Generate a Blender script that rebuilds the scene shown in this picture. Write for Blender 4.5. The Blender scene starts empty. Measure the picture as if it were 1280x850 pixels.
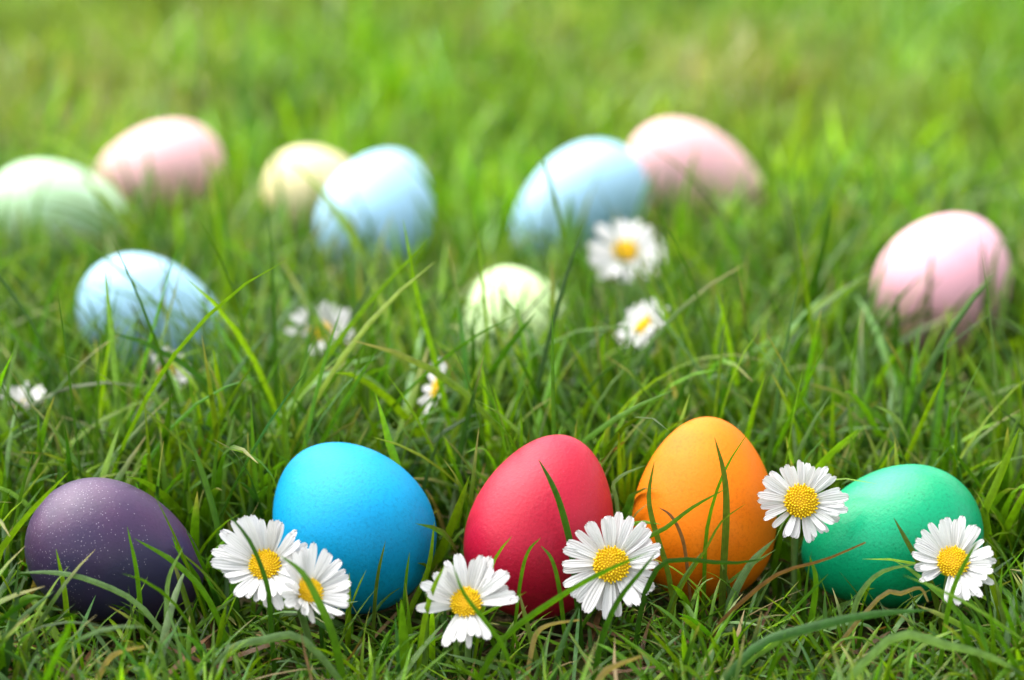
import bpy, math, random
import numpy as np
from mathutils import Vector, Matrix

R = math.radians
scene = bpy.context.scene
col = scene.collection
random.seed(7)
rng = np.random.default_rng(11)
MM = 0.001

# ------------------------------------------------------------------ camera
LENS, PITCH, CAM_H, CAM_Y = 100.0, R(17.6), 0.342, -0.823
FPX = 1280 * LENS / 36.0
cam_data = bpy.data.cameras.new('camera')
cam = bpy.data.objects.new('camera', cam_data)
col.objects.link(cam)
cam.location = (0, CAM_Y, CAM_H)
cam.rotation_euler = (math.pi / 2 - PITCH, 0, 0)
cam_data.lens = LENS
cam_data.sensor_width = 36
cam_data.sensor_fit = 'HORIZONTAL'
cam_data.clip_start = 0.02
cam_data.clip_end = 2000
cam_data.dof.use_dof = True
cam_data.dof.focus_distance = 0.838
cam_data.dof.aperture_fstop = 5.9
cam_data.dof.aperture_blades = 9
scene.camera = cam

# ------------------------------------------------------------------ sky and sun (bright overcast)
SUN_DIR = Vector((-0.42, 0.30, 0.86)).normalized()      # towards the sun
SUN_EL = math.asin(SUN_DIR.z)
SUN_ROT = math.atan2(SUN_DIR.x, SUN_DIR.y)
world = bpy.data.worlds.new('World')
scene.world = world
world.use_nodes = True
wn, wl = world.node_tree.nodes, world.node_tree.links
wn.clear()
sky = wn.new('ShaderNodeTexSky')
sky.sky_type = 'NISHITA'
sky.sun_disc = False
sky.sun_elevation = SUN_EL
sky.sun_rotation = SUN_ROT
sky.air_density = 1.0
sky.dust_density = 3.0
sky.ozone_density = 1.0
hs = wn.new('ShaderNodeHueSaturation')
hs.inputs['Saturation'].default_value = 0.22           # cloud veil: nearly neutral light
bg = wn.new('ShaderNodeBackground')
bg.inputs['Strength'].default_value = 0.11
wo = wn.new('ShaderNodeOutputWorld')
wl.new(sky.outputs['Color'], hs.inputs['Color'])
wl.new(hs.outputs['Color'], bg.inputs['Color'])
wl.new(bg.outputs['Background'], wo.inputs['Surface'])

sun_data = bpy.data.lights.new('sun', 'SUN')
sun_data.energy = 1.5
sun_data.angle = R(85)
sun_data.color = (1.0, 0.965, 0.91)
sun = bpy.data.objects.new('sun', sun_data)
col.objects.link(sun)
sun.location = (0, 0, 3)
sun.rotation_euler = (-SUN_DIR).to_track_quat('-Z', 'Y').to_euler()

vs = scene.view_settings
vs.view_transform = 'Standard'
vs.look = 'None'
vs.gamma = 1
vs.exposure = 2.05
vs.use_curve_mapping = False
scene.render.engine = 'CYCLES'
scene.cycles.use_denoising = True
scene.cycles.max_bounces = 8
scene.cycles.diffuse_bounces = 2
scene.cycles.glossy_bounces = 3
scene.cycles.transmission_bounces = 5

# ------------------------------------------------------------------ placing helpers
CO = Vector((0, CAM_Y, CAM_H))
FWD = Vector((0, math.cos(PITCH), -math.sin(PITCH)))
UP = Vector((0, math.sin(PITCH), math.cos(PITCH)))
RGT = Vector((1, 0, 0))
def ray(px, py):
    return (FWD * FPX + RGT * (px - 640) - UP * (py - 425)) / FPX
def at_z(px, py, z):            # point at height z
    d = ray(px, py)
    return CO + d * ((z - CO.z) / d.z)
def at_y(px, py, y):            # point at distance y
    d = ray(px, py)
    return CO + d * ((y - CO.y) / d.y)

def tag(o, label=None, cat=None, group=None, kind=None):
    if label: o['label'] = label
    if cat: o['category'] = cat
    if group: o['group'] = group
    if kind: o['kind'] = kind
    return o
def mesh_from(name, verts, faces, smooth=True):
    me = bpy.data.meshes.new(name)
    me.from_pydata([tuple(v) for v in verts], [], faces)
    if smooth:
        me.polygons.foreach_set('use_smooth', [True] * len(me.polygons))
    me.update()
    return me
def link(name, me, parent=None):
    o = bpy.data.objects.new(name, me)
    col.objects.link(o)
    if parent: o.parent = parent
    return o

# ------------------------------------------------------------------ materials
def new_mat(name):
    m = bpy.data.materials.new(name)
    m.use_nodes = True
    m.node_tree.nodes.clear()
    return m, m.node_tree.nodes, m.node_tree.links
def setin(n, **kw):
    for k, v in kw.items():
        n.inputs[k.replace('_', ' ')].default_value = v
def ramp(N, stops, interp='LINEAR'):
    r = N.new('ShaderNodeValToRGB')
    r.color_ramp.interpolation = interp
    e = r.color_ramp.elements
    while len(e) < len(stops): e.new(0.5)
    for el, (p, c) in zip(e, stops):
        el.position = p
        el.color = (*c, 1) if len(c) == 3 else c
    return r
def noise(N, L, vec, scale, detail=3, rough=0.55):
    n = N.new('ShaderNodeTexNoise')
    setin(n, Scale=scale, Detail=detail, Roughness=rough)
    L.new(vec, n.inputs['Vector'])
    return n
def mixrgb(N, L, fac, a, b, mode='MIX'):
    m = N.new('ShaderNodeMix')
    m.data_type = 'RGBA'
    m.blend_type = mode
    for sock, v in ((m.inputs[0], fac), (m.inputs[6], a), (m.inputs[7], b)):
        if hasattr(v, 'is_linked'): L.new(v, sock)
        else: sock.default_value = v if isinstance(v, float) else (*v, 1)
    return m.outputs[2]

def leaf_shader(name, transl=0.34, rough=0.36, spec=0.27):
    """grass: colour from the blade's own attribute, fine veins along the blade, light passing through"""
    m, N, L = new_mat(name)
    at = N.new('ShaderNodeAttribute'); at.attribute_name = 'Col'
    uv = N.new('ShaderNodeUVMap')
    sep = N.new('ShaderNodeSeparateXYZ'); L.new(uv.outputs[0], sep.inputs[0])
    # veins: several light ribs across the width
    mul = N.new('ShaderNodeMath'); mul.operation = 'MULTIPLY'; mul.inputs[1].default_value = 31.4
    L.new(sep.outputs[0], mul.inputs[0])
    sn = N.new('ShaderNodeMath'); sn.operation = 'SINE'; L.new(mul.outputs[0], sn.inputs[0])
    mr = N.new('ShaderNodeMapRange'); setin(mr, From_Min=-1.0, From_Max=1.0, To_Min=0.86, To_Max=1.14)
    L.new(sn.outputs[0], mr.inputs['Value'])
    tc = N.new('ShaderNodeTexCoord')
    nz = noise(N, L, tc.outputs['Object'], 420, 2)
    mr2 = N.new('ShaderNodeMapRange'); setin(mr2, From_Min=0.3, From_Max=0.7, To_Min=0.8, To_Max=1.2)
    L.new(nz.outputs[0], mr2.inputs['Value'])
    mm = N.new('ShaderNodeMath'); mm.operation = 'MULTIPLY'
    L.new(mr.outputs[0], mm.inputs[0]); L.new(mr2.outputs[0], mm.inputs[1])
    vm = N.new('ShaderNodeVectorMath'); vm.operation = 'SCALE'
    L.new(at.outputs['Color'], vm.inputs[0]); L.new(mm.outputs[0], vm.inputs['Scale'])
    p = N.new('ShaderNodeBsdfPrincipled'); setin(p, Roughness=rough)
    p.inputs['Specular IOR Level'].default_value = spec
    L.new(vm.outputs[0], p.inputs['Base Color'])
    bump = N.new('ShaderNodeBump'); setin(bump, Strength=0.25, Distance=0.0002)
    L.new(sn.outputs[0], bump.inputs['Height']); L.new(bump.outputs[0], p.inputs['Normal'])
    t = N.new('ShaderNodeBsdfTranslucent')
    tcol = mixrgb(N, L, 1.0, vm.outputs[0], (1.20, 1.28, 0.42), 'MULTIPLY')
    L.new(tcol, t.inputs['Color'])
    mx = N.new('ShaderNodeMixShader'); mx.inputs[0].default_value = transl
    L.new(p.outputs[0], mx.inputs[1]); L.new(t.outputs[0], mx.inputs[2])
    o = N.new('ShaderNodeOutputMaterial'); L.new(mx.outputs[0], o.inputs['Surface'])
    return m

def petal_mat():
    m, N, L = new_mat('petal_white')
    uv = N.new('ShaderNodeUVMap')
    sep = N.new('ShaderNodeSeparateXYZ'); L.new(uv.outputs[0], sep.inputs[0])
    oi = N.new('ShaderNodeObjectInfo')
    r = ramp(N, [(0, (0.62, 0.63, 0.52)), (0.25, (0.70, 0.70, 0.69)), (0.9, (0.72, 0.715, 0.72)), (1, (0.68, 0.65, 0.65))])
    L.new(sep.outputs[1], r.inputs[0])
    r2 = ramp(N, [(0, (0.90, 0.885, 0.87)), (0.4, (1, 1, 1)), (1, (1, 1, 1))]); L.new(oi.outputs['Random'], r2.inputs[0])
    c = mixrgb(N, L, 1.0, r.outputs[0], r2.outputs[0], 'MULTIPLY')
    p = N.new('ShaderNodeBsdfPrincipled'); setin(p, Roughness=0.55)
    p.inputs['Specular IOR Level'].default_value = 0.25
    L.new(c, p.inputs['Base Color'])
    mul = N.new('ShaderNodeMath'); mul.operation = 'MULTIPLY'; mul.inputs[1].default_value = 25.0
    L.new(sep.outputs[0], mul.inputs[0])
    sn = N.new('ShaderNodeMath'); sn.operation = 'SINE'; L.new(mul.outputs[0], sn.inputs[0])
    b = N.new('ShaderNodeBump'); setin(b, Strength=0.35, Distance=0.0003)
    L.new(sn.outputs[0], b.inputs['Height']); L.new(b.outputs[0], p.inputs['Normal'])
    t = N.new('ShaderNodeBsdfTranslucent'); L.new(c, t.inputs['Color'])
    mx = N.new('ShaderNodeMixShader'); mx.inputs[0].default_value = 0.28
    L.new(p.outputs[0], mx.inputs[1]); L.new(t.outputs[0], mx.inputs[2])
    o = N.new('ShaderNodeOutputMaterial'); L.new(mx.outputs[0], o.inputs['Surface'])
    return m

def plain_mat(name, stops, scale, rough=0.6, bump=0.2, dist=0.0003, spec=0.3, sss=0.0):
    m, N, L = new_mat(name)
    tc = N.new('ShaderNodeTexCoord')
    n = noise(N, L, tc.outputs['Object'], scale, 4)
    r = ramp(N, stops); L.new(n.outputs[0], r.inputs[0])
    p = N.new('ShaderNodeBsdfPrincipled'); setin(p, Roughness=rough)
    p.inputs['Specular IOR Level'].default_value = spec
    L.new(r.outputs[0], p.inputs['Base Color'])
    b = N.new('ShaderNodeBump'); setin(b, Strength=bump, Distance=dist)
    L.new(n.outputs[0], b.inputs['Height']); L.new(b.outputs[0], p.inputs['Normal'])
    o = N.new('ShaderNodeOutputMaterial'); L.new(p.outputs[0], o.inputs['Surface'])
    return m

def egg_mat(name, base, dark, light, rough=0.42, pores=0.5, specks=None, speck_amt=0.0, patch=None, dots=None, coat=0.0, spec=0.28, lean=0.0):
    m, N, L = new_mat(name)
    tc = N.new('ShaderNodeTexCoord'); V = tc.outputs['Object']
    big = noise(N, L, V, 38, 3, 0.5)
    rb = ramp(N, [(0.3, dark), (0.52, base), (0.75, light)]); L.new(big.outputs[0], rb.inputs[0])
    fine = noise(N, L, V, 1100, 2, 0.6)
    rf = ramp(N, [(0.3, (0.80,) * 3), (0.5, (1, 1, 1)), (0.72, (1.0,) * 3)]); L.new(fine.outputs[0], rf.inputs[0])
    c = mixrgb(N, L, 1.0, rb.outputs[0], rf.outputs[0], 'MULTIPLY')
    if patch:                                   # uneven dye
        pn = noise(N, L, V, 22, 2, 0.5)
        rp = ramp(N, [(0.42, (0, 0, 0)), (0.62, (1, 1, 1))]); L.new(pn.outputs[0], rp.inputs[0])
        c = mixrgb(N, L, rp.outputs[0], c, patch)
    if specks:                                  # pale mineral specks where the dye did not take
        vo = N.new('ShaderNodeTexVoronoi'); setin(vo, Scale=1150.0); L.new(V, vo.inputs['Vector'])
        vr = ramp(N, [(0.10, (1, 1, 1)), (0.22, (0, 0, 0))]); L.new(vo.outputs['Distance'], vr.inputs[0])
        wh = N.new('ShaderNodeTexWhiteNoise'); wh.noise_dimensions = '3D'; L.new(vo.outputs['Position'], wh.inputs['Vector'])
        cl = noise(N, L, V, 60, 2)
        sb = N.new('ShaderNodeMath'); sb.operation = 'MULTIPLY_ADD'; L.new(cl.outputs[0], sb.inputs[0]); sb.inputs[1].default_value = 1.7; sb.inputs[2].default_value = speck_amt - 1.0
        sx = N.new('ShaderNodeSeparateXYZ'); L.new(V, sx.inputs[0])
        ln = N.new('ShaderNodeMath'); ln.operation = 'MULTIPLY_ADD'; L.new(sx.outputs[0], ln.inputs[0]); ln.inputs[1].default_value = -lean; L.new(sb.outputs[0], ln.inputs[2])
        lt = N.new('ShaderNodeMath'); lt.operation = 'LESS_THAN'; L.new(wh.outputs['Value'], lt.inputs[0]); L.new(ln.outputs[0], lt.inputs[1])
        f = N.new('ShaderNodeMath'); f.operation = 'MULTIPLY'; L.new(vr.outputs[0], f.inputs[0]); L.new(lt.outputs[0], f.inputs[1])
        c = mixrgb(N, L, f.outputs[0], c, specks)
    if dots:                                    # darker dye dots
        vo = N.new('ShaderNodeTexVoronoi'); setin(vo, Scale=620.0); L.new(V, vo.inputs['Vector'])
        vr = ramp(N, [(0.08, (0.8, 0.8, 0.8)), (0.2, (0, 0, 0))]); L.new(vo.outputs['Distance'], vr.inputs[0])
        wh = N.new('ShaderNodeTexWhiteNoise'); wh.noise_dimensions = '3D'; L.new(vo.outputs['Position'], wh.inputs['Vector'])
        lt = N.new('ShaderNodeMath'); lt.operation = 'LESS_THAN'; L.new(wh.outputs['Value'], lt.inputs[0]); lt.inputs[1].default_value = 0.16
        f = N.new('ShaderNodeMath'); f.operation = 'MULTIPLY'; L.new(vr.outputs[0], f.inputs[0]); L.new(lt.outputs[0], f.inputs[1])
        c = mixrgb(N, L, f.outputs[0], c, dots)
    p = N.new('ShaderNodeBsdfPrincipled'); setin(p, Roughness=rough)
    p.inputs['Specular IOR Level'].default_value = spec
    p.inputs['Coat Weight'].default_value = coat
    p.inputs['Coat Roughness'].default_value = 0.25
    L.new(c, p.inputs['Base Color'])
    p.inputs['Subsurface Weight'].default_value = 0.06
    p.inputs['Subsurface Radius'].default_value = (0.002, 0.0015, 0.001)
    p.inputs['Subsurface Scale'].default_value = 1.0
    b = N.new('ShaderNodeBump'); setin(b, Strength=pores, Distance=0.00014)
    pn2 = noise(N, L, V, 900, 3, 0.6)
    L.new(pn2.outputs[0], b.inputs['Height']); L.new(b.outputs[0], p.inputs['Normal'])
    o = N.new('ShaderNodeOutputMaterial'); L.new(p.outputs[0], o.inputs['Surface'])
    return m

GRASS = leaf_shader('grass_blade')
PETAL = petal_mat()
STEM = plain_mat('daisy_stem', [(0.3, (0.07, 0.14, 0.03)), (0.7, (0.13, 0.22, 0.05))], 300)
CALYX = plain_mat('daisy_calyx', [(0.3, (0.05, 0.11, 0.02)), (0.7, (0.10, 0.19, 0.04))], 500)
DISC = plain_mat('daisy_disc', [(0.3, (0.58, 0.30, 0.003)), (0.7, (0.66, 0.38, 0.004))], 700, 0.7)
FLORET = plain_mat('daisy_floret', [(0.3, (0.70, 0.42, 0.003)), (0.55, (0.78, 0.54, 0.004)), (0.8, (0.80, 0.62, 0.012))], 1200, 0.6)

# ------------------------------------------------------------------ ground
def graded(a, b, near, n_near, far, n_far):
    mid = np.linspace(a, b, n_near)
    g = np.geomspace(near, far, n_far)
    return np.concatenate([a - g[::-1], mid, b + g])
gx = graded(-1.2, 1.2, 0.04, 90, 400, 26)
gy = graded(-0.6, 2.4, 0.04, 110, 400, 26)
def ground_z(x, y):
    near = 1.0 / (1 + (np.hypot(x, y) / 3.0) ** 4)
    return near * 0.0022 * (np.sin(x * 61 + 1.3 * np.sin(y * 37)) + np.sin(y * 53 + x * 21 + 2.1)) - 0.0045
GX, GY = np.meshgrid(gx, gy)
gv = np.stack([GX, GY, ground_z(GX, GY)], -1).reshape(-1, 3)
nx, ny = len(gx), len(gy)
gf = [(j * nx + i, j * nx + i + 1, (j + 1) * nx + i + 1, (j + 1) * nx + i) for j in range(ny - 1) for i in range(nx - 1)]
ground = link('ground', mesh_from('ground', gv, gf))
tag(ground, 'dark brown earth under the lawn', None, None, 'structure')
def ground_mat():
    m, N, L = new_mat('lawn_soil')
    tc = N.new('ShaderNodeTexCoord'); V = tc.outputs['Object']
    n1 = noise(N, L, V, 160, 5, 0.65)
    r1 = ramp(N, [(0.3, (0.018, 0.012, 0.006)), (0.5, (0.05, 0.033, 0.014)), (0.7, (0.12, 0.085, 0.035))]); L.new(n1.outputs[0], r1.inputs[0])
    n2 = noise(N, L, V, 9, 4, 0.6)
    r2 = ramp(N, [(0.3, (0.05, 0.11, 0.012)), (0.7, (0.11, 0.20, 0.025))]); L.new(n2.outputs[0], r2.inputs[0])
    n3 = noise(N, L, V, 55, 3, 0.6)
    mr = ramp(N, [(0.42, (0, 0, 0)), (0.58, (1, 1, 1))]); L.new(n3.outputs[0], mr.inputs[0])
    sep = N.new('ShaderNodeVectorMath'); sep.operation = 'LENGTH'; L.new(V, sep.inputs[0])
    far = N.new('ShaderNodeMapRange'); setin(far, From_Min=1.6, From_Max=4.0, To_Min=0.35, To_Max=1.0); L.new(sep.outputs['Value'], far.inputs['Value'])
    mu = N.new('ShaderNodeMath'); mu.operation = 'MULTIPLY'; L.new(mr.outputs[0], mu.inputs[0]); mu.inputs[1].default_value = 1.0
    mx = N.new('ShaderNodeMath'); mx.operation = 'MULTIPLY'; L.new(far.outputs[0], mx.inputs[0]); L.new(mu.outputs[0], mx.inputs[1])
    ad = N.new('ShaderNodeMapRange'); setin(ad, From_Min=2.5, From_Max=4.5, To_Min=0.0, To_Max=1.0); L.new(sep.outputs['Value'], ad.inputs['Value'])
    fm = N.new('ShaderNodeMath'); fm.operation = 'MAXIMUM'; L.new(mx.outputs[0], fm.inputs[0]); L.new(ad.outputs[0], fm.inputs[1])
    c = mixrgb(N, L, fm.outputs[0], r1.outputs[0], r2.outputs[0])
    p = N.new('ShaderNodeBsdfPrincipled'); setin(p, Roughness=0.9); p.inputs['Specular IOR Level'].default_value = 0.15
    L.new(c, p.inputs['Base Color'])
    b = N.new('ShaderNodeBump'); setin(b, Strength=0.8, Distance=0.003); L.new(n1.outputs[0], b.inputs['Height']); L.new(b.outputs[0], p.inputs['Normal'])
    o = N.new('ShaderNodeOutputMaterial'); L.new(p.outputs[0], o.inputs['Surface'])
    return m
ground.data.materials.append(ground_mat())

# ------------------------------------------------------------------ eggs
EGGS = []       # (matrix world->local, a, b, k, centre, forward reach)
def egg_profile(a, b, k, n=40, m=64):
    v, f = [(-a, 0, 0)], []
    for i in range(1, n):
        t = math.pi * (1 - i / n)
        x = math.cos(t)
        r = b * math.sin(t) * (1 - k * x)
        for j in range(m):
            q = 2 * math.pi * j / m
            v.append((a * x, r * math.cos(q), r * math.sin(q)))
    v.append((a, 0, 0))
    for j in range(m):
        f.append((0, 1 + (j + 1) % m, 1 + j))
        e = 1 + (n - 2) * m
        f.append((len(v) - 1, e + j, e + (j + 1) % m))
    for i in range(n - 2):
        for j in range(m):
            p = 1 + i * m
            f.append((p + j, p + (j + 1) % m, p + m + (j + 1) % m, p + m + j))
    return v, f
def egg(px, py, length, width, ang, away, lift, mat, label, group, k=0.16, roll=0.0):
    """ang: direction of the narrow end as seen from the camera, away: how far that end turns away (degrees); mm"""
    A, F = R(ang), R(away)
    ax = ((RGT * math.cos(A) + UP * math.sin(A)) * math.cos(F) + FWD * math.sin(F)).normalized()
    ref = Vector((0, 0, 1)) if abs(ax.z) < 0.9 else Vector((0, 1, 0))
    ay = ref.cross(ax).normalized(); az = ax.cross(ay)
    rot = Matrix((ax, ay, az)).transposed() @ Matrix.Rotation(roll, 3, 'X')
    a, b = length * MM / 2, width * MM / 2
    v, f = egg_profile(a, b, k)
    zmin = min((rot @ Vector(q)).z for q in v)
    c = at_z(px, py, lift * MM - zmin)
    me = mesh_from('egg', v, f)
    me.materials.append(mat)
    o = link('egg', me)
    o.matrix_world = Matrix.Translation(c) @ rot.to_4x4()
    tag(o, label, 'egg', group)
    EGGS.append((np.array(rot.transposed()), a, b, k, np.array(c)))
    return o

M_purple = egg_mat('egg_purple', (0.072, 0.026, 0.078), (0.040, 0.020, 0.062), (0.092, 0.034, 0.094), 0.40, 0.6, (0.26, 0.22, 0.29), 0.52, (0.028, 0.023, 0.064), spec=0.32, lean=44.0)
M_blue = egg_mat('egg_blue', (0.001, 0.265, 0.51), (0.001, 0.232, 0.465), (0.0015, 0.285, 0.54), 0.50, 0.8, dots=(0.001, 0.21, 0.43), spec=0.16)
M_red = egg_mat('egg_red', (0.37, 0.004, 0.028), (0.33, 0.003, 0.021), (0.43, 0.010, 0.046), 0.44, 1.0, (0.52, 0.035, 0.085), 0.22, (0.40, 0.012, 0.030), spec=0.22)
M_orange = egg_mat('egg_orange', (0.67, 0.172, 0.003), (0.64, 0.132, 0.002), (0.70, 0.200, 0.005), 0.48, 0.8, None, 0, (0.66, 0.138, 0.003), spec=0.11)
M_green = egg_mat('egg_green', (0.001, 0.315, 0.138), (0.001, 0.275, 0.112), (0.002, 0.35, 0.165), 0.36, 1.0, None, 0, None, (0.001, 0.16, 0.065), coat=0.06, spec=0.25)
M_pgreen = egg_mat('egg_pale_green', (0.48, 0.64, 0.31), (0.45, 0.61, 0.28), (0.52, 0.67, 0.35), 0.45, 0.3)
M_pgreen2 = egg_mat('egg_mint', (0.45, 0.66, 0.42), (0.42, 0.63, 0.39), (0.48, 0.68, 0.45), 0.45, 0.3)
M_ppink = egg_mat('egg_pale_pink', (0.74, 0.42, 0.44), (0.72, 0.38, 0.40), (0.76, 0.46, 0.48), 0.45, 0.3)
M_ppink2 = egg_mat('egg_rose', (0.72, 0.38, 0.46), (0.70, 0.35, 0.43), (0.74, 0.42, 0.50), 0.45, 0.3)
M_pblue = egg_mat('egg_pale_blue', (0.33, 0.56, 0.74), (0.30, 0.53, 0.72), (0.36, 0.59, 0.76), 0.45, 0.3)
M_yellow = egg_mat('egg_pale_yellow', (0.76, 0.65, 0.36), (0.74, 0.62, 0.32), (0.78, 0.69, 0.42), 0.45, 0.3)

FR, BK = 'bright eggs in the front row', 'pastel eggs lying in the grass behind'
egg(145, 694, 55, 41.5, -24, 12, 3, M_purple, 'dark purple egg with white specks in the front row', FR)
egg(437, 654, 57, 47, 128, 34, 3, M_blue, 'bright blue egg behind two daisies in the front row', FR)
egg(678, 657, 57, 43.5, 72, 14, 3, M_red, 'crimson red egg in the middle of the front row', FR)
egg(881, 636, 57, 43.5, 86, 14, 3, M_orange, 'orange egg standing between the red and the green egg', FR)
egg(1114, 674, 56, 42, 197, 14, 3, M_green, 'emerald green egg at the right end of the front row', FR)
egg(70, 266, 60, 43, -6, 10, 6, M_pgreen2, 'pale mint egg cut off by the left edge of the picture', BK)
egg(197, 213, 61, 41, 194, 8, 6, M_ppink, 'pale pink egg behind the mint egg on the left', BK)
egg(399, 240, 50, 38, -12, 10, 4, M_yellow, 'pale yellow egg half hidden behind a pale blue egg', BK)
egg(472, 265, 60, 46.5, 66, 30, 5, M_pblue, 'pale blue egg standing in front of the yellow egg', BK)
egg(722, 258, 65, 45, 218, 12, 5, M_pblue, 'pale blue egg tilted against the far pink egg', BK)
egg(870, 218, 65, 42, -24, 10, 6, M_ppink, 'farthest pale pink egg, behind the tilted pale blue egg', BK)
egg(1182, 352, 61, 50.5, 52, 32, 6, M_ppink2, 'rose pink egg alone at the right side', BK)
egg(196, 402, 62, 43, -30, 14, 4, M_pblue, 'pale blue egg behind the purple egg, crossed by a long blade', BK)
egg(646, 407, 48, 40, 112, 24, 3, M_pgreen, 'small pale green egg in deep grass behind the red egg', BK)

# ------------------------------------------------------------------ daisies
def petal_mesh(var):
    r = random.Random(100 + var)
    nl, nw = 6, 4
    w0 = r.uniform(0.105, 0.135)
    curl = r.uniform(-0.10, 0.12); cup = r.uniform(0.012, 0.03); bend = r.uniform(-0.05, 0.05)
    v, f, uv = [], [], []
    for i in range(nl + 1):
        t = (0, 0.22, 0.46, 0.70, 0.87, 0.96, 1.0)[i]
        w = w0 * (0.38 + 0.62 * math.sin(min(1, t * 1.25 + 0.12) * math.pi / 2)) 
        if t > 0.7: w *= math.sqrt(max(0.0, 1 - ((t - 0.7) / 0.305) ** 2))
        for j in range(nw + 1):
            s = j / nw * 2 - 1
            notch = 0.02 * (1 - abs(s)) if i == nl and var % 2 else 0
            zz = cup * s * s * (1 - 0.5 * t) * 2 - 0.014 * math.cos(s * 2 * math.pi) + curl * t * t - 0.02 * t
            v.append((t * (1 - 0.06 * s * s * (i == nl)) - notch, w * s + bend * t * t, zz))
            uv.append(((s + 1) / 2, t))
    for i in range(nl):
        for j in range(nw):
            p = i * (nw + 1) + j
            f.append((p, p + 1, p + nw + 2, p + nw + 1))
    me = mesh_from('petal', v, f)
    lay = me.uv_layers.new(name='UVMap')
    for lp in me.loops: lay.data[lp.index].uv = uv[lp.vertex_index]
    me.materials.append(PETAL)
    return me
PETALS = [petal_mesh(i) for i in range(8)]

def dome(radius, height, n=6, m=20):
    v, f = [(0, 0, height)], []
    for i in range(1, n + 1):
        a = math.pi / 2 * i / n
        for j in range(m):
            q = 2 * math.pi * j / m
            v.append((radius * math.sin(a) * math.cos(q), radius * math.sin(a) * math.sin(q), height * math.cos(a)))
    for j in range(m): f.append((0, 1 + j, 1 + (j + 1) % m))
    for i in range(n - 1):
        for j in range(m):
            p = 1 + i * m
            f.append((p + j, p + m + j, p + m + (j + 1) % m, p + (j + 1) % m))
    return v, f
def floret_mesh(n=130):
    """unit-radius disc head packed in a sunflower spiral with small bumps"""
    v, f = [], []
    for i in range(n):
        rr = math.sqrt((i + 0.5) / n) * 0.97
        q = i * 2.39996
        h = 0.46 * math.sqrt(max(0, 1 - rr * rr)) + 0.02
        sz = 0.066 * (0.75 + 0.45 * rr) * random.uniform(0.85, 1.15)
        hh = sz * random.uniform(1.1, 2.4) * (0.7 + 0.6 * rr)
        c = Vector((rr * math.cos(q), rr * math.sin(q), h))
        nrm = Vector((c.x * 0.6, c.y * 0.6, 0.7)).normalized()
        tx = nrm.orthogonal().normalized(); ty = nrm.cross(tx)
        b = len(v)
        for lev, (s1, h1) in enumerate(((1.0, -0.5), (0.95, 0.5), (0.5, 1.0))):
            for j in range(5):
                a = 2 * math.pi * j / 5 + i
                v.append(c + (tx * math.cos(a) + ty * math.sin(a)) * sz * s1 + nrm * hh * h1)
        for lev in range(2):
            for j in range(5):
                p = b + lev * 5
                f.append((p + j, p + (j + 1) % 5, p + 5 + (j + 1) % 5, p + 5 + j))
        f.append(tuple(b + 10 + j for j in range(5)))
    me = mesh_from('florets', v, f)
    me.materials.append(FLORET)
    return me
FLORETS = floret_mesh()
dv, df = dome(1, 0.46)
DISCM = mesh_from('disc', dv, df); DISCM.materials.append(DISC)
def calyx_mesh():
    v, f = [], []
    m = 13
    prof = [(0.12, -0.55), (0.55, -0.42), (0.92, -0.2), (1.08, 0.02), (1.0, 0.1)]
    for r_, z_ in prof:
        for j in range(m * 2):
            q = math.pi * j / m
            k = 1.0 if j % 2 == 0 else 0.9
            v.append((r_ * k * math.cos(q), r_ * k * math.sin(q), z_ + (0.15 if (j % 2 == 0 and z_ > 0) else 0)))
    n = m * 2
    for i in range(len(prof) - 1):
        for j in range(n):
            f.append((i * n + j, i * n + (j + 1) % n, (i + 1) * n + (j + 1) % n, (i + 1) * n + j))
    me = mesh_from('calyx', v, f); me.materials.append(CALYX)
    return me
CALYXM = calyx_mesh()

def tube(name, pts, radii, mat, m=8):
    v, f = [], []
    for i, p in enumerate(pts):
        d = (pts[min(i + 1, len(pts) - 1)] - pts[max(i - 1, 0)]).normalized()
        s = d.cross(Vector((0.3, 1, 0.1))).normalized(); u = d.cross(s)
        for j in range(m):
            q = 2 * math.pi * j / m
            v.append(p + (s * math.cos(q) + u * math.sin(q)) * radii[i])
    for i in range(len(pts) - 1):
        for j in range(m):
            f.append((i * m + j, i * m + (j + 1) % m, (i + 1) * m + (j + 1) % m, (i + 1) * m + j))
    f.append(tuple(range(m))[::-1]); f.append(tuple((len(pts) - 1) * m + j for j in range(m)))
    me = mesh_from(name, v, f); me.materials.append(mat)
    return me

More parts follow.
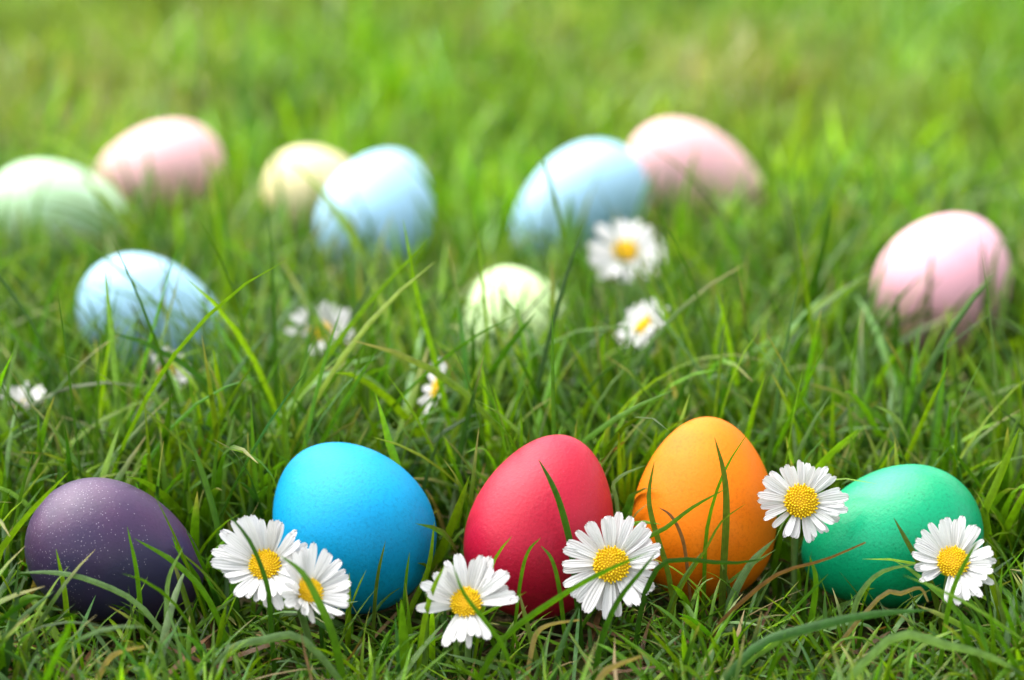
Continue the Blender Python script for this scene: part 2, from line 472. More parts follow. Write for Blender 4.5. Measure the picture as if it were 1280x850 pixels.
HEADS = []       # (centre, radius, normal)
def daisy(px, py, z, dia, face, label, n=38, disc=0.33, close=0.0, gap=None, base=(0.0, 0.012), seed=1, droop=0.0):
    """face: (right, up, toward) direction of the flower's face seen from the camera; close: petals folded up (deg); gap: list of
    (from, to, extra close deg or None to leave out) for damaged heads, angles measured in the flower's own plane, 0 = right"""
    r = random.Random(seed)
    nrm = (RGT * face[0] + UP * face[1] - FWD * face[2]).normalized()
    xa = (RGT - nrm * RGT.dot(nrm)).normalized(); ya = nrm.cross(xa)
    rot = Matrix((xa, ya, nrm)).transposed()
    c = at_z(px, py, z * MM)
    Rr = dia * MM / 2
    rd = Rr * disc
    foot = Vector((c.x + base[0], c.y + base[1], -0.004))
    root = link('daisy', None)
    root.empty_display_size = 0.01
    root.location = foot
    tag(root, label, 'daisy', 'white daisies growing among the eggs')
    loc = c - foot
    def put(o, m3, t, s):
        o.matrix_local = Matrix.Translation(t) @ m3.to_4x4() @ Matrix.Diagonal((s, s, s, 1))
    d = link('disc', DISCM, root); put(d, rot, loc, rd)
    fl = link('florets', FLORETS, d); fl['kind'] = 'stuff'
    ca = link('calyx', CALYXM, root); put(ca, rot, loc - nrm * rd * 0.12, rd * 0.85)
    for row in range(2):
        cnt = n // 2
        for i in range(cnt):
            a = 2 * math.pi * (i + 0.5 * row + r.uniform(-0.38, 0.38)) / cnt
            deg = math.degrees(a) % 360
            extra = 0
            skip = False
            for g in gap or ():
                if g[0] <= deg <= g[1]:
                    if g[2] is None: skip = True
                    else: extra = g[2]
            if skip or r.random() < 0.05: continue
            ln = (Rr - rd * 0.8) * r.uniform(0.84, 1.06) * (1.0 if row else 0.95) * (1 + 0.07 * math.sin(a * 2 + seed))
            up = close + extra + r.uniform(-9, 12) + (4 if row else -3) - droop
            m3 = rot @ Matrix.Rotation(a, 3, 'Z') @ Matrix.Rotation(R(-up), 3, 'Y') @ Matrix.Rotation(R(r.uniform(-24, 24)), 3, 'X')
            o = link('petal', PETALS[r.randrange(8)], root)
            t = loc + rot @ Vector((math.cos(a) * rd * 0.8, math.sin(a) * rd * 0.8, (0.0004 if row else -0.0002)))
            wsc = r.uniform(0.88, 1.28)
            o.matrix_local = Matrix.Translation(t) @ m3.to_4x4() @ Matrix.Diagonal((ln, ln * wsc * 1.0, ln, 1))
    # stem: rises, then bends into the back of the head
    p0, p3 = Vector((0, 0, 0)), loc - nrm * rd * 0.5
    p1 = Vector((0, 0, max(0.008, p3.z * 0.6))); p2 = p3 - nrm * 0.012
    pts = []
    for i in range(11):
        t = i / 10; u = 1 - t
        pts.append(p0 * u**3 + p1 * 3 * u * u * t + p2 * 3 * u * t * t + p3 * t**3)
    link('stem', tube('stem', pts, [0.0009 + 0.0003 * (i / 10) for i in range(11)], STEM), root)
    HEADS.append((np.array(c), Rr, np.array(nrm)))
    return root

daisy(332, 707, 31, 32, (-0.10, 0.40, 1), 'large open daisy left of the bright blue egg', 44, 0.29, 26, seed=3)
daisy(386, 740, 28, 27, (0.50, 0.45, 0.85), 'smaller daisy leaning on the lower left of the bright blue egg', 36, 0.30, 32, [(185, 300, 8)], seed=5)
daisy(583, 754, 25, 30, (-0.12, 0.42, 1), 'tattered daisy with a gap in its petals under the red egg', 48, 0.30, 16, [(192, 238, None), (312, 352, None), (120, 180, 24)], seed=8)
daisy(764, 706, 30.5, 31, (0.03, 0.14, 1), 'largest daisy, in front between the red and orange eggs', 46, 0.34, 3, seed=12)
daisy(1001, 627, 41.5, 26.5, (0.04, 0.18, 1), 'daisy between the orange and green eggs', 48, 0.38, 5, seed=14)
daisy(1191, 703, 30.5, 27, (-0.06, 0.36, 1), 'daisy in front of the right end of the green egg', 46, 0.34, 16, [(228, 255, None)], seed=17)
daisy(782, 315, 42, 32, (-0.05, 0.6, 1), 'blurred daisy in front of the tilted pale blue egg', 36, 0.30, 8, seed=21)
daisy(806, 408, 44, 24, (-0.72, 0.62, 0.5), 'blurred daisy turned sideways below another daisy', 32, 0.30, 6, seed=23)
daisy(400, 416, 40, 26, (0.2, 0.55, 0.85), 'blurred daisy in deep grass below the standing pale blue egg', 32, 0.32, 20, [(190, 250, None)], seed=26)
daisy(207, 464, 42, 19, (0.45, 0.35, 0.7), 'half closed daisy below the left pale blue egg', 24, 0.34, 44, [(200, 300, None)], seed=28)
daisy(26, 508, 36, 21, (0.15, 1.0, 0.2), 'blurred daisy at the left edge above the purple egg', 30, 0.30, 42, seed=31)
daisy(548, 485, 40, 22, (-0.9, 0.3, 0.25), 'daisy seen from its side in grass above the blue egg', 30, 0.32, 12, seed=34)

# ------------------------------------------------------------------ grass
PAL = np.array([
    [0.068, 0.168, 0.005],     # fresh green
    [0.132, 0.236, 0.006],     # yellow green
    [0.026, 0.080, 0.005],     # deep green
    [0.034, 0.104, 0.018],     # bluish green
    [0.130, 0.225, 0.085],     # pale underside, with sky gloss on blades put into the colour
    [0.260, 0.195, 0.090],     # dry straw
    [0.140, 0.072, 0.030],     # brown
])
def blade_colors(n, weights):
    i = rng.choice(len(PAL), n, p=np.array(weights) / sum(weights))
    c = PAL[i] * np.clip(rng.lognormal(-0.01, 0.32, (n, 1)), 0.45, 1.9) * rng.normal(1, 0.06, (n, 3)).clip(0.8, 1.2)
    j = rng.choice(3, n)
    return c * 0.8 + PAL[j] * 0.2 * np.where(i >= 5, 0, 1)[:, None] + c * 0.2 * np.where(i >= 5, 1, 0)[:, None], i

def push_out(P, pad):
    for M3, a, b, k, c in EGGS:
        d = P - c
        near = (d ** 2).sum(-1) < (max(a, b) * 1.25) ** 2
        if not near.any(): continue
        q = d[near] @ M3.T
        x = q[:, 0] / (a + pad)
        rad = np.hypot(q[:, 1], q[:, 2])
        rb = (b + pad) * (1 - k * np.clip(x, -1, 1))
        s = np.sqrt(x ** 2 + (rad / rb) ** 2)
        ins = s < 1
        sc = np.where(ins, 1 / np.maximum(s, 0.15), 1.0)
        q = q * sc[:, None]
        P[near] = q @ M3 + c
    return P

HIT = [None]
def make_blades(base, L, W, az, tilt, curve, twist, colors, tipcol, nseg, fold, collide=True):
    """vectorised ribbons; returns verts, faces, colours, uv"""
    n = len(base)
    S = np.linspace(0, 1, nseg + 1)
    ang = tilt[:, None] + curve[:, None] * S[None] ** 1.6
    mid = (ang[:, 1:] + ang[:, :-1]) / 2
    azs = az[:, None] + twist[:, None] * 0.35 * S[None] ** 2
    azm = (azs[:, 1:] + azs[:, :-1]) / 2
    ds = (L / nseg)[:, None]
    step = np.stack([np.sin(mid) * np.cos(azm) * ds, np.sin(mid) * np.sin(azm) * ds, np.cos(mid) * ds], -1)
    P = np.concatenate([np.zeros((n, 1, 3)), np.cumsum(step, 1)], 1) + base[:, None, :]
    P[..., 2] = np.maximum(P[..., 2], base[:, None, 2] + 0.0012 * S[None])
    shape = P.shape
    if collide:
        P0 = P.copy(); P = push_out(P.reshape(-1, 3), 0.0016).reshape(shape); HIT[0] = np.linalg.norm(P - P0, axis=-1).max(1)
    T = np.gradient(P, axis=1); T /= np.linalg.norm(T, axis=-1, keepdims=True) + 1e-12
    side = np.stack([-np.sin(azs), np.cos(azs), np.zeros_like(azs)], -1)
    side -= T * (side * T).sum(-1, keepdims=True); side /= np.linalg.norm(side, axis=-1, keepdims=True) + 1e-9
    nrm = np.cross(T, side)
    tw = twist[:, None] * S[None]
    sd = side * np.cos(tw)[..., None] + nrm * np.sin(tw)[..., None]
    nn = np.cross(T, sd)
    w = np.interp(S, [0, 0.12, 0.45, 0.75, 0.92, 1], [0.62, 0.9, 1.0, 0.78, 0.36, 0.03])
    hw = (W[:, None] * w[None] / 2)[..., None]
    if fold:
        V = np.stack([P - sd * hw, P + nn * hw * 0.45, P + sd * hw], 2)
        k = 3; us = [0, 0.5, 1]
    else:
        V = np.stack([P - sd * hw, P + sd * hw], 2)
        k = 2; us = [0, 1]
    m = nseg + 1
    cols = colors[:, None, :] + (tipcol - colors)[:, None, :] * (np.clip((S - 0.72) / 0.28, 0, 1) ** 1.5)[None, :, None]
    cols = np.repeat(cols[:, :, None, :], k, 2)
    uv = np.zeros((n, m, k, 2)); uv[..., 0] = np.array(us)[None, None]; uv[..., 1] = S[None, :, None]
    idx = []
    for i in range(nseg):
        for j in range(k - 1):
            idx.append((i * k + j, i * k + j + 1, (i + 1) * k + j + 1, (i + 1) * k + j))
    F = (np.arange(n)[:, None, None] * (m * k) + np.array(idx)[None]).reshape(-1, 4)
    return V.reshape(-1, 3), F, cols.reshape(-1, 3), uv.reshape(-1, 2)

def ribbon_mesh(name, parts):
    off, V, F, C, U = 0, [], [], [], []
    for v, f, c, u in parts:
        V.append(v); F.append(f + off); C.append(c); U.append(u); off += len(v)
    V, F, C, U = map(np.concatenate, (V, F, C, U))
    me = bpy.data.meshes.new(name)
    me.vertices.add(len(V)); me.vertices.foreach_set('co', V.astype(np.float32).ravel())
    me.loops.add(F.size); me.loops.foreach_set('vertex_index', F.astype(np.int32).ravel())
    me.polygons.add(len(F)); me.polygons.foreach_set('loop_start', np.arange(0, F.size, 4, dtype=np.int32))
    me.polygons.foreach_set('use_smooth', np.ones(len(F), dtype=bool))
    at = me.color_attributes.new('Col', 'FLOAT_COLOR', 'POINT')
    at.data.foreach_set('color', np.concatenate([C, np.ones((len(C), 1))], 1).astype(np.float32).ravel())
    uv = me.uv_layers.new(name='UVMap')
    uv.data.foreach_set('uv', U[F.ravel()].astype(np.float32).ravel())
    me.update(calc_edges=True)
    me.materials.append(GRASS)
    return me

def fbm(x, y, f, seed):
    r = np.random.default_rng(seed); z = 0
    for o in range(5):
        a = r.uniform(0, 6.28); ph = r.uniform(0, 6.28); ff = f * r.uniform(0.6, 1.8)
        z = z + np.sin((x * math.cos(a) + y * math.sin(a)) * ff + ph + 0.8 * np.sin((x * math.sin(a) - y * math.cos(a)) * ff * 0.8))
    return z / 5

FRONT = [EGGS[i][4] for i in range(5)]
def scatter(x0, x1, y0, y1, dens, tuft, exclude=None):
    n = int((x1 - x0) * (y1 - y0) * dens)
    nt = max(1, n // tuft)
    tx, ty = rng.uniform(x0, x1, nt), rng.uniform(y0, y1, nt)
    k = rng.integers(0, nt, n)
    x = tx[k] + rng.normal(0, 0.0045, n); y = ty[k] + rng.normal(0, 0.0045, n)
    loose = rng.random(n) < 0.35
    x = np.where(loose, rng.uniform(x0, x1, n), x); y = np.where(loose, rng.uniform(y0, y1, n), y)
    az = np.arctan2(y - ty[k], x - tx[k]) + rng.normal(0, 0.7, n)
    az = np.where(loose, rng.uniform(0, 2 * np.pi, n), az)
    if exclude is not None:
        keep = ~((x > exclude[0]) & (x < exclude[1]) & (y > exclude[2]) & (y < exclude[3]))
        x, y, az = x[keep], y[keep], az[keep]
    return x, y, az

def lawn_height(x, y):
    """blade length over the lawn: short in the foreground strip, longer behind the front row"""
    h = np.interp(y, [-0.25, -0.10, -0.045, 0.01, 0.05, 0.2, 0.5, 1.2], [0.036, 0.036, 0.038, 0.046, 0.056, 0.046, 0.034, 0.034])
    return h * (1 + 0.22 * fbm(x, y, 26, 5) + 0.12 * fbm(x, y, 70, 6))

def zone(x0, x1, y0, y1, dens, tuft, nseg, fold, wmul, weights, exclude=None, collide=True, gain=1.0):
    x, y, az = scatter(x0, x1, y0, y1, dens, tuft, exclude)
    n = len(x)
    L = lawn_height(x, y) * rng.lognormal(0, 0.27, n)
    tall = rng.random(n) < 0.05
    L = np.where(tall, L * 1.35, L)
    tilt = np.abs(rng.normal(0.26, 0.27, n)) + np.where(y < -0.02, rng.uniform(0, 0.5, n), 0); curve = np.abs(rng.normal(0.55, 0.5, n))
    flop = rng.random(n) < 0.13
    curve = np.where(flop, curve + 0.8, curve)
    if collide:
        L = np.where(y < -0.095, np.minimum(L, rng.uniform(0.026, 0.040, n)), L)     # mown shorter towards the camera
        keep = np.ones(n, bool)
        for M3, a, b, k, c in EGGS:
            # nothing roots under an egg; low growth on the camera side of each egg
            d = np.stack([x - c[0], y - c[1]], -1)
            ax = M3[0][:2]
            rr = np.hypot(d[:, 0], d[:, 1])
            along = d @ (ax / (np.linalg.norm(ax) + 1e-9)); across = np.sqrt(np.maximum(rr ** 2 - along ** 2, 0))
            hl = math.hypot(a * np.linalg.norm(ax), b * abs(M3[0][2]))
            keep &= ((along / hl) ** 2 + (across / b) ** 2) > 0.66
            isfront = c[1] < 0.06
            rose = c[0] > 0.1 and not isfront
            dx = d[:, 0] - c[0] / (c[1] + 0.82) * d[:, 1]
            front = (np.abs(dx) < max(a, b) * 1.0) & (d[:, 1] < 0) & (d[:, 1] > (-0.16 if rose else -0.09))
            cap = rng.normal(0.030 if isfront else (0.014 if rose else 0.016), 0.007, n).clip(0.008, 0.045)
            thin = rng.random(n) < (0.09 if isfront else (0.05 if rose else 0.15))
            L = np.where(front & ~thin, np.minimum(L, cap), L)
        for c, rad, nr in HEADS:
            d = np.stack([x - c[0], y - c[1]], -1)
            back = c[1] > 0.06
            dx = d[:, 0] - c[0] / (c[1] + 0.82) * d[:, 1]
            front = (np.abs(dx) < rad * 0.9) & (d[:, 1] < 0.006) & (d[:, 1] > (-0.05 if back else -0.10))
            hcap = max(0.010, c[2] - rad * (0.3 if back else 0.95))
            L = np.where(front, np.minimum(L, hcap * rng.uniform(0.7, 1.35, n)), L)
        x, y, az, L, tilt, curve = (q[keep] for q in (x, y, az, L, tilt, curve))
        n = len(x)
    W = rng.normal(0.0019, 0.00045, n).clip(0.0009, 0.0034) * wmul * np.clip(L / 0.04, 0.62, 1.15)
    twist = rng.normal(0, 0.8, n)
    c, ci = blade_colors(n, weights)
    dry = ci >= 5
    L = np.where(dry, L * 0.62, L); W = np.where(dry, W * 0.6, W)
    c = c * gain  # lit-up look of the far lawn is multiplied into its blade colours
    if not fold:                # the lawn further off: yellower, with straw-coloured thin patches
        pf = np.clip(fbm(x, y, 11, 41) * 1.6 + 0.15, 0, 1)[:, None] * np.clip((y - 0.25) / 0.4, 0, 1)[:, None]
        c = c * (1 - 0.45 * pf) + np.array([[0.27, 0.30, 0.07]]) * 0.45 * pf
        for qx, qy, qr in ((890, 95, 0.055), (960, 60, 0.05), (120, 95, 0.06), (60, 150, 0.04), (200, 130, 0.03), (640, 30, 0.05)):
            q = at_z(qx, qy, 0.02)
            g = np.exp(-((x - q.x) ** 2 + ((y - q.y) * 0.7) ** 2) / qr ** 2)[:, None] * (rng.random((n, 1)) < 0.55)
            c = c * (1 - 0.85 * g) + np.array([[0.36, 0.31, 0.15]]) * 0.85 * g
        c = c * (1 + 0.48 * fbm(x, y, 30, 42) + 0.3 * fbm(x, y, 60, 43))[:, None]
    tip = np.where((rng.random(n) < 0.22)[:, None], np.array([[0.30, 0.25, 0.09]]), c * 1.08)
    base = np.stack([x, y, ground_z(x, y) - 0.0005], -1)
    v, f, cc, u = make_blades(base, L, W, az, tilt, curve, twist, c, tip, nseg, fold, collide)
    if collide:
        # drop blades that pierce a flower head
        m = (nseg + 1) * (3 if fold else 2)
        P = v.reshape(n, m, 3)
        bad = HIT[0] > 0.003
        for hc, rad, nr in HEADS:
            d = P - hc
            hgt = d @ nr
            lat = np.sqrt(np.maximum((d ** 2).sum(-1) - hgt ** 2, 0))
            bad |= ((lat < rad * 0.98) & (hgt > -0.002) & (hgt < rad * 0.75)).any(1)
        k2 = ~bad
        cm = cc.reshape(n, m, 3)[k2].reshape(-1, 3); um = u.reshape(n, m, 2)[k2].reshape(-1, 2)
        v = P[k2].reshape(-1, 3)
        f = f[: len(f) // n * int(k2.sum())]
        cc, u = cm, um
    return v, f, cc, u

def thatch(x0, x1, y0, y1, dens, nseg=4):
    """dead and matted blades lying low on the soil"""
    n = int((x1 - x0) * (y1 - y0) * dens)
    x, y = rng.uniform(x0, x1, n), rng.uniform(y0, y1, n)
    base = np.stack([x, y, ground_z(x, y) + rng.uniform(0.0, 0.006, n)], -1)
    L = rng.uniform(0.012, 0.04, n); W = rng.uniform(0.0008, 0.002, n)
    c, _ = blade_colors(n, [0.18, 0.12, 0.20, 0.10, 0.04, 0.20, 0.16])
    return make_blades(base, L, W, rng.uniform(0, 6.28, n), rng.normal(1.35, 0.2, n), rng.normal(0.1, 0.25, n), rng.normal(0, 0.8, n), c, c, nseg, False)

near_w = [0.36, 0.24, 0.18, 0.10, 0.07, 0.03, 0.02]  # more deep green: shade low between near blades put into their colours
far_w = [0.34, 0.34, 0.10, 0.08, 0.08, 0.05, 0.01]
NEAR = (-0.30, 0.30, -0.22, 0.30)
MID = (-0.55, 0.55, -0.22, 1.45)
grass = link('grass', ribbon_mesh('grass', [
    zone(*NEAR, 76000, 6, 8, True, 1.04, near_w),
    thatch(*NEAR, 24000),
]))
tag(grass, 'green lawn grass growing around the eggs', 'grass', None, 'stuff')
grass2 = link('grass', ribbon_mesh('grass', [
    zone(*MID, 34000, 7, 5, False, 1.3, far_w, NEAR, True, 1.5),
    thatch(*MID, 5000, 3),
    zone(-1.7, 1.7, -0.7, 3.6, 9000, 9, 4, False, 1.7, far_w, MID, False, 1.6),
]))
tag(grass2, 'blurred lawn grass stretching away behind the eggs', 'grass', None, 'stuff')

# ------------------------------------------------------------------ single blades and stems that stand out
def smooth_path(pts, n):
    """Catmull-Rom through the points"""
    out = []
    P = [pts[0] * 2 - pts[1]] + pts + [pts[-1] * 2 - pts[-2]]
    segs = len(pts) - 1
    for i in range(n + 1):
        t = i / n * segs; k = min(int(t), segs - 1); u = t - k
        a, b, c, d = P[k:k + 4]
        out.append(0.5 * (2 * b + (c - a) * u + (2 * a - 5 * b + 4 * c - d) * u * u + (3 * b - a - 3 * c + d) * u**3))
    return out
COLS = dict(g=PAL[0], y=PAL[1], d=PAL[2], b=PAL[3], p=PAL[4], s=PAL[5] * 1.1, r=PAL[6] * 1.1, o=np.array([0.075, 0.12, 0.012]), n=np.array([0.140, 0.275, 0.006]))
def long_blade(y, dy, path, width, colour, label, name='grass_shoot', cat='grass blade', turn=0.3, root=True):
    """path from the root upwards, given as seen from the camera, standing in the plane at distance y (m) that leans by dy"""
    n = len(path)
    pts = [at_y(px, py, y + dy * i / max(1, n - 1)) for i, (px, py) in enumerate(path)]
    if root and pts[0].z > 0.001:
        p = pts[0]; d = (pts[0] - pts[1]); d.z = min(d.z, -0.6 * abs(d.length)); d = d / abs(d.z)
        pts.insert(0, Vector((p.x + d.x * p.z * 0.5, p.y + d.y * p.z * 0.3, -0.002)))
    pts = [Vector((p.x, p.y, max(p.z, -0.003))) for p in pts]
    nseg = 12
    P = np.array(smooth_path(pts, nseg))
    P = push_out(P, 0.0012)
    org = P[0].copy(); P = P - org
    S = np.linspace(0, 1, nseg + 1)
    T = np.gradient(P, axis=0); T /= np.linalg.norm(T, axis=1, keepdims=True)
    view = np.array(FWD)
    sd = np.cross(T, view); sd /= np.linalg.norm(sd, axis=1, keepdims=True) + 1e-9
    nn = np.cross(T, sd)
    tw = turn + 0.5 * S
    s2 = sd * np.cos(tw)[:, None] + nn * np.sin(tw)[:, None]; n2 = np.cross(T, s2)
    if name == 'dry_stem':
        w = np.interp(S, [0, 0.5, 1], [0.8, 1.0, 0.45])
    else:
        w = np.interp(S, [0, 0.12, 0.45, 0.75, 0.92, 1], [0.7, 0.92, 1.0, 0.8, 0.38, 0.04])
    hw = (width * MM * w / 2)[:, None]
    V = np.stack([P - s2 * hw, P + n2 * hw * 0.45, P + s2 * hw], 1).reshape(-1, 3)
    F = np.array([(i * 3 + j, i * 3 + j + 1, i * 3 + 4 + j, i * 3 + 3 + j) for i in range(nseg) for j in range(2)])
    c = COLS[colour] * random.uniform(0.9, 1.15)
    C = np.repeat(np.repeat(c[None], nseg + 1, 0), 3, 0)
    U = np.stack([np.tile([0, 0.5, 1], nseg + 1), np.repeat(S, 3)], 1)
    o = link(name, ribbon_mesh(name, [(V, F, C, U)]))
    o.location = org
    tag(o, label, cat, 'single long blades that stand out of the lawn')
    return o

LB = [
 # purple egg
 (-0.054, 0, [(-5, 705), (12, 672), (45, 632), (88, 588)], 2.0, 'y', 'long bright blade leaning along the left of the purple egg'),
 (-0.060, 0, [(84, 775), (80, 735), (70, 686)], 1.7, 'y', 'upright blade before the left half of the purple egg'),
 (-0.060, 0, [(176, 765), (170, 710), (159, 658)], 1.5, 'g', 'upright thin blade before the right half of the purple egg'),
 (-0.060, 0, [(262, 752), (222, 706), (168, 673)], 1.9, 'g', 'blade leaning left across the tip of the purple egg'),
 (-0.068, 0, [(180, 762), (120, 728), (70, 716), (24, 716)], 1.7, 'p', 'pale blade lying flat before the purple egg'),
 (-0.064, 0, [(208, 770), (211, 722), (229, 684)], 1.6, 'p', 'pale tipped blade right of the purple egg'),
 # blue egg and its daisies
 (-0.074, 0, [(338, 770), (333, 728), (312, 676), (278, 634)], 1.5, 'd', 'dark blade arching over the large daisy by the blue egg'),
 (-0.084, 0, [(418, 800), (398, 752), (378, 716), (350, 694)], 2.6, 'g', 'wide blade crossing the smaller daisy by the blue egg'),
 (-0.050, 0, [(468, 760), (473, 715), (482, 676)], 1.2, 'o', 'thin upright blade before the blue egg'),
 (-0.050, 0, [(505, 760), (508, 720), (512, 690)], 1.1, 'g', 'short thin blade before the right side of the blue egg'),
 (-0.040, 0, [(512, 765), (535, 712), (543, 652)], 1.8, 'y', 'bright blade beside the right edge of the blue egg'),
 # red egg
 (-0.051, 0, [(716, 700), (703, 640), (690, 605), (673, 574)], 2.0, 'd', 'dark pointed blade across the middle of the red egg'),
 (-0.078, 0, [(628, 800), (690, 752), (752, 716), (812, 690)], 2.0, 'g', 'long blade slanting across the bottom of the red egg'),
 (-0.055, 0, [(612, 720), (624, 690), (640, 670)], 1.3, 'y', 'short blade before the lower left of the red egg'),
 (-0.055, 0, [(650, 730), (660, 690), (676, 672)], 1.1, 'g', 'thin blade before the lower middle of the red egg'),
 (-0.056, 0, [(700, 742), (690, 700), (676, 682)], 1.5, 'g', 'left leaning blade before the lower right of the red egg'),
 (-0.022, 0, [(752, 660), (756, 622), (775, 596), (806, 582)], 1.3, 'p', 'pale curved blade between the red and orange eggs'),
 (-0.088, 0, [(632, 815), (606, 776), (580, 742), (566, 706)], 1.4, 'g', 'thin blade crossing the tattered daisy'),
 (-0.076, 0, [(528, 790), (540, 740), (556, 706)], 1.6, 'y', 'blade at the left of the tattered daisy'),
 (-0.078, 0, [(752, 800), (772, 752), (800, 716), (822, 688)], 1.9, 'd', 'dark blade crossing the right of the largest daisy'),
 (-0.076, 0, [(1182, 780), (1192, 735), (1208, 700), (1222, 676)], 1.5, 'g', 'thin blade crossing the daisy before the green egg'),
 # orange egg
 (-0.040, 0, [(904, 720), (908, 640), (905, 592), (893, 546)], 2.4, 'o', 'wide dark blade up the middle of the orange egg'),
 (-0.037, 0, [(880, 735), (884, 660), (905, 590), (937, 538)], 1.5, 'g', 'thin curved blade over the right of the orange egg'),
 (-0.042, 0, [(836, 720), (818, 660), (811, 620), (818, 576)], 1.7, 'o', 'blade rising along the left edge of the orange egg'),
 (-0.048, 0, [(790, 690), (832, 660), (866, 634), (909, 610)], 1.4, 'g', 'slanting blade across the left half of the orange egg'),
 (-0.046, 0, [(846, 745), (880, 690), (902, 652), (932, 630)], 1.3, 'o', 'thin blade slanting over the lower orange egg'),
 (-0.040, 0, [(858, 700), (850, 665), (838, 644), (823, 634)], 1.1, 'r', 'thin brown bent blade before the left of the orange egg'),
 (-0.062, 0, [(800, 770), (812, 728), (838, 700), (912, 704), (958, 698)], 1.7, 'd', 'dark blade lying across the foot of the orange egg'),
 (-0.040, 0, [(910, 760), (936, 708), (968, 674)], 2.6, 'p', 'wide pale blade between the orange and green eggs'),
 # green egg
 (-0.050, 0, [(1166, 735), (1148, 702), (1131, 672), (1117, 647)], 2.1, 'o', 'olive pointed blade before the middle of the green egg'),
 (-0.056, 0, [(1066, 770), (1078, 738), (1104, 714), (1150, 704)], 1.8, 'p', 'pale arched blade before the foot of the green egg'),
 (-0.020, 0, [(1222, 660), (1240, 618), (1258, 575), (1274, 535)], 2.6, 'y', 'tall wide blade at the right of the green egg'),
 (-0.058, 0, [(1010, 800), (1020, 730), (1012, 695)], 2.2, 'g', 'blade before the left end of the green egg'),
 # foreground
 (-0.088, 0, [(940, 812), (1010, 785), (1090, 768), (1168, 762)], 2.6, 'b', 'long blurred blade lying across the lower right foreground'),
 (-0.100, 0, [(1110, 800), (1180, 806), (1240, 822), (1290, 850)], 3.0, 'p', 'wide pale blade drooping into the lower right corner'),
 (-0.085, 0, [(380, 800), (330, 800), (290, 810), (262, 838)], 2.4, 'p', 'pale bent blade in the foreground below the blue egg'),
 # behind the front row
 (0.048, -0.006, [(566, 560), (548, 468), (522, 372), (504, 274)], 2.0, 'n', 'tall straight blade crossing another above the blue egg'),
 (0.044, 0.0, [(352, 540), (392, 470), (455, 385), (538, 296)], 2.0, 'n', 'longest slanting blade rising rightwards above the blue egg'),
 (0.160, 0, [(372, 510), (310, 450), (220, 392), (98, 346)], 2.0, 'g', 'long thin blade slanting across the left pale blue egg'),
 (0.150, 0, [(255, 470), (272, 400), (288, 350), (292, 322)], 2.2, 'y', 'upright blade right of the left pale blue egg'),
 (0.210, 0, [(140, 440), (95, 415), (45, 394), (-10, 386)], 3.4, 'p', 'wide pale blade at the left edge by the pale blue egg'),
 (0.110, 0, [(240, 530), (225, 500), (190, 492), (183, 528)], 2.2, 'p', 'pale folded blade hanging down above the purple egg'),
 (0.215, 0, [(782, 500), (792, 420), (798, 370), (800, 318)], 3.0, 'p', 'pale wide upright blade before the blurred daisies'),
 (0.160, 0, [(610, 500), (630, 440), (648, 392), (661, 348)], 2.8, 'g', 'broad blade across the small pale green egg'),
 (0.155, 0, [(600, 505), (612, 450), (628, 400), (640, 368)], 2.0, 'y', 'yellow green blade at the left of the small pale green egg'),
 (0.165, 0, [(630, 440), (629, 380), (629, 338)], 2.0, 'd', 'dark upright blade on the small pale green egg'),
 (0.110, 0, [(748, 560), (757, 490), (764, 430), (766, 368)], 2.0, 'y', 'bright upright blade above the gap between red and orange eggs'),
 (0.115, 0, [(726, 560), (738, 480), (750, 420), (752, 382)], 1.8, 'g', 'straight blade beside the bright one above the red egg'),
 (0.120, 0, [(760, 530), (810, 460), (850, 425), (868, 402)], 2.6, 'y', 'slanting blade above the orange egg'),
 (0.060, 0, [(940, 560), (925, 500), (900, 470), (885, 476)], 2.2, 'p', 'pale arched blade just behind the orange egg'),
 (0.190, 0, [(1168, 455), (1160, 400), (1162, 350), (1166, 304)], 1.9, 'd', 'upright blade up the middle of the rose pink egg'),
 (0.185, 0, [(1138, 455), (1145, 400), (1156, 370), (1178, 344)], 1.7, 'o', 'blade curving right before the rose pink egg'),
 (0.180, 0, [(1150, 470), (1175, 420), (1196, 385), (1220, 358)], 2.2, 'o', 'olive blade slanting over the lower rose pink egg'),
 (0.190, 0, [(1232, 440), (1236, 380), (1242, 330), (1250, 300)], 2.2, 'g', 'dark green blade before the right side of the rose pink egg'),
 (0.192, 0, [(1226, 440), (1230, 380), (1229, 330), (1227, 302)], 1.7, 'd', 'thin upright blade beside another on the rose pink egg'),
 (0.180, 0, [(1240, 450), (1252, 400), (1258, 350), (1275, 315)], 2.6, 'p', 'pale curved blade at the right edge of the rose pink egg'),
 (0.230, 0, [(980, 430), (1020, 385), (1060, 360), (1098, 342)], 2.4, 'p', 'pale blade pointing at the left of the rose pink egg'),
 (0.190, 0, [(1140, 470), (1120, 420), (1098, 392)], 2.2, 'y', 'bright blade at the lower left of the rose pink egg'),
]
for y, dy, path, w, c, lab in LB:
    long_blade(y, dy, path, w, c, lab, turn=random.uniform(-0.5, 0.5))
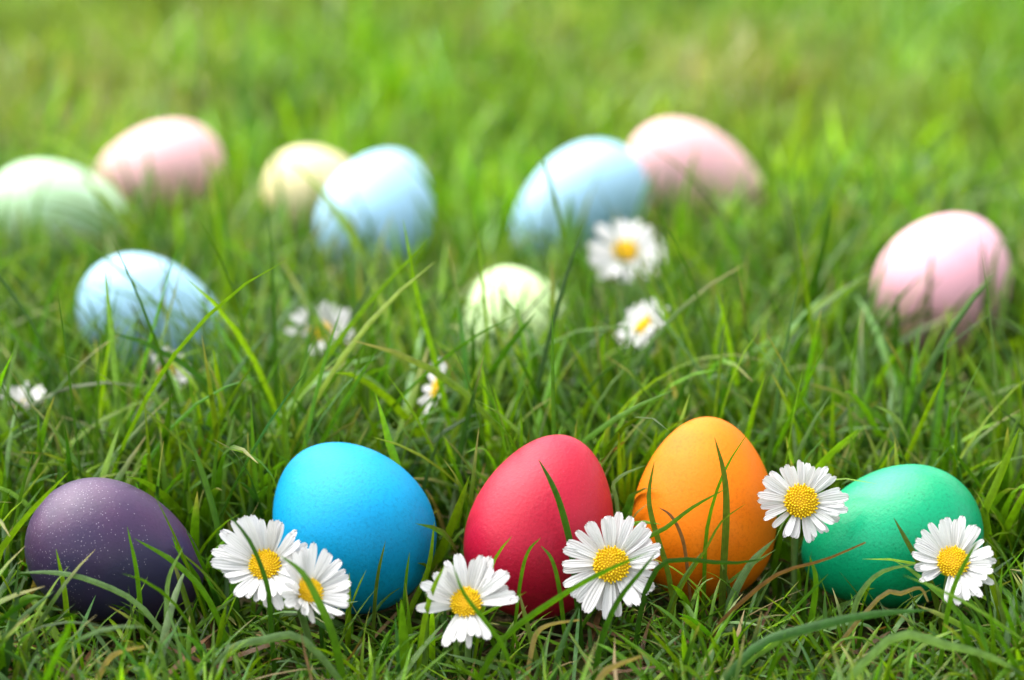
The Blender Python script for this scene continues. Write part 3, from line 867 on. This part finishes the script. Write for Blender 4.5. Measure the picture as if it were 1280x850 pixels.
DS = [
 (-0.060, [(896, 785), (930, 750), (975, 716), (1030, 700), (1082, 678)], 1.5, 'r', 'reddish brown dry stem lying before the orange and green eggs'),
 (-0.062, [(1098, 748), (1126, 742), (1150, 735), (1160, 752)], 1.6, 's', 'dry straw bent before the foot of the green egg'),
 (-0.075, [(664, 815), (672, 790), (690, 780), (724, 775)], 1.7, 's', 'dry curled straw in the foreground under the red egg'),
 (-0.095, [(752, 845), (770, 832), (802, 820)], 2.2, 's', 'short dry straw in the foreground below the largest daisy'),
 (0.010, [(748, 600), (756, 574), (780, 552)], 1.5, 'r', 'brown dry blade behind the gap between red and orange eggs'),
 (0.040, [(178, 618), (176, 600), (160, 585)], 1.6, 's', 'dry hooked straw behind the top of the purple egg'),
 (-0.090, [(132, 830), (150, 815), (180, 808)], 1.8, 's', 'dry straw in the foreground below the purple egg'),
]
for y, path, w, c, lab in DS:
    long_blade(y, 0, path, w, c, lab, 'dry_stem', 'dry stem', turn=0.2)

# bright young tuft between the red and the orange egg
foot = at_y(780, 660, 0.006); foot.z = -0.004
tuft = link('grass_tuft', None); tuft.location = foot; tuft.empty_display_size = 0.01
tag(tuft, 'bright young grass tuft between the red and orange eggs', 'grass tuft')
for path, w in (([(780, 650), (775, 590), (773, 528)], 2.3), ([(784, 650), (786, 600), (789, 562)], 2.0), ([(776, 650), (768, 610), (764, 572)], 1.8),
                ([(788, 650), (792, 610), (797, 580)], 1.7), ([(781, 650), (780, 600), (780, 556)], 1.9)):
    o = long_blade(0.006, random.uniform(-0.004, 0.004), path, w, 'n', None)
    for k in ('label', 'category', 'group'):
        if k in o: del o[k]
    o.name = 'blade'
    o.parent = tuft
    o.location = o.location - foot
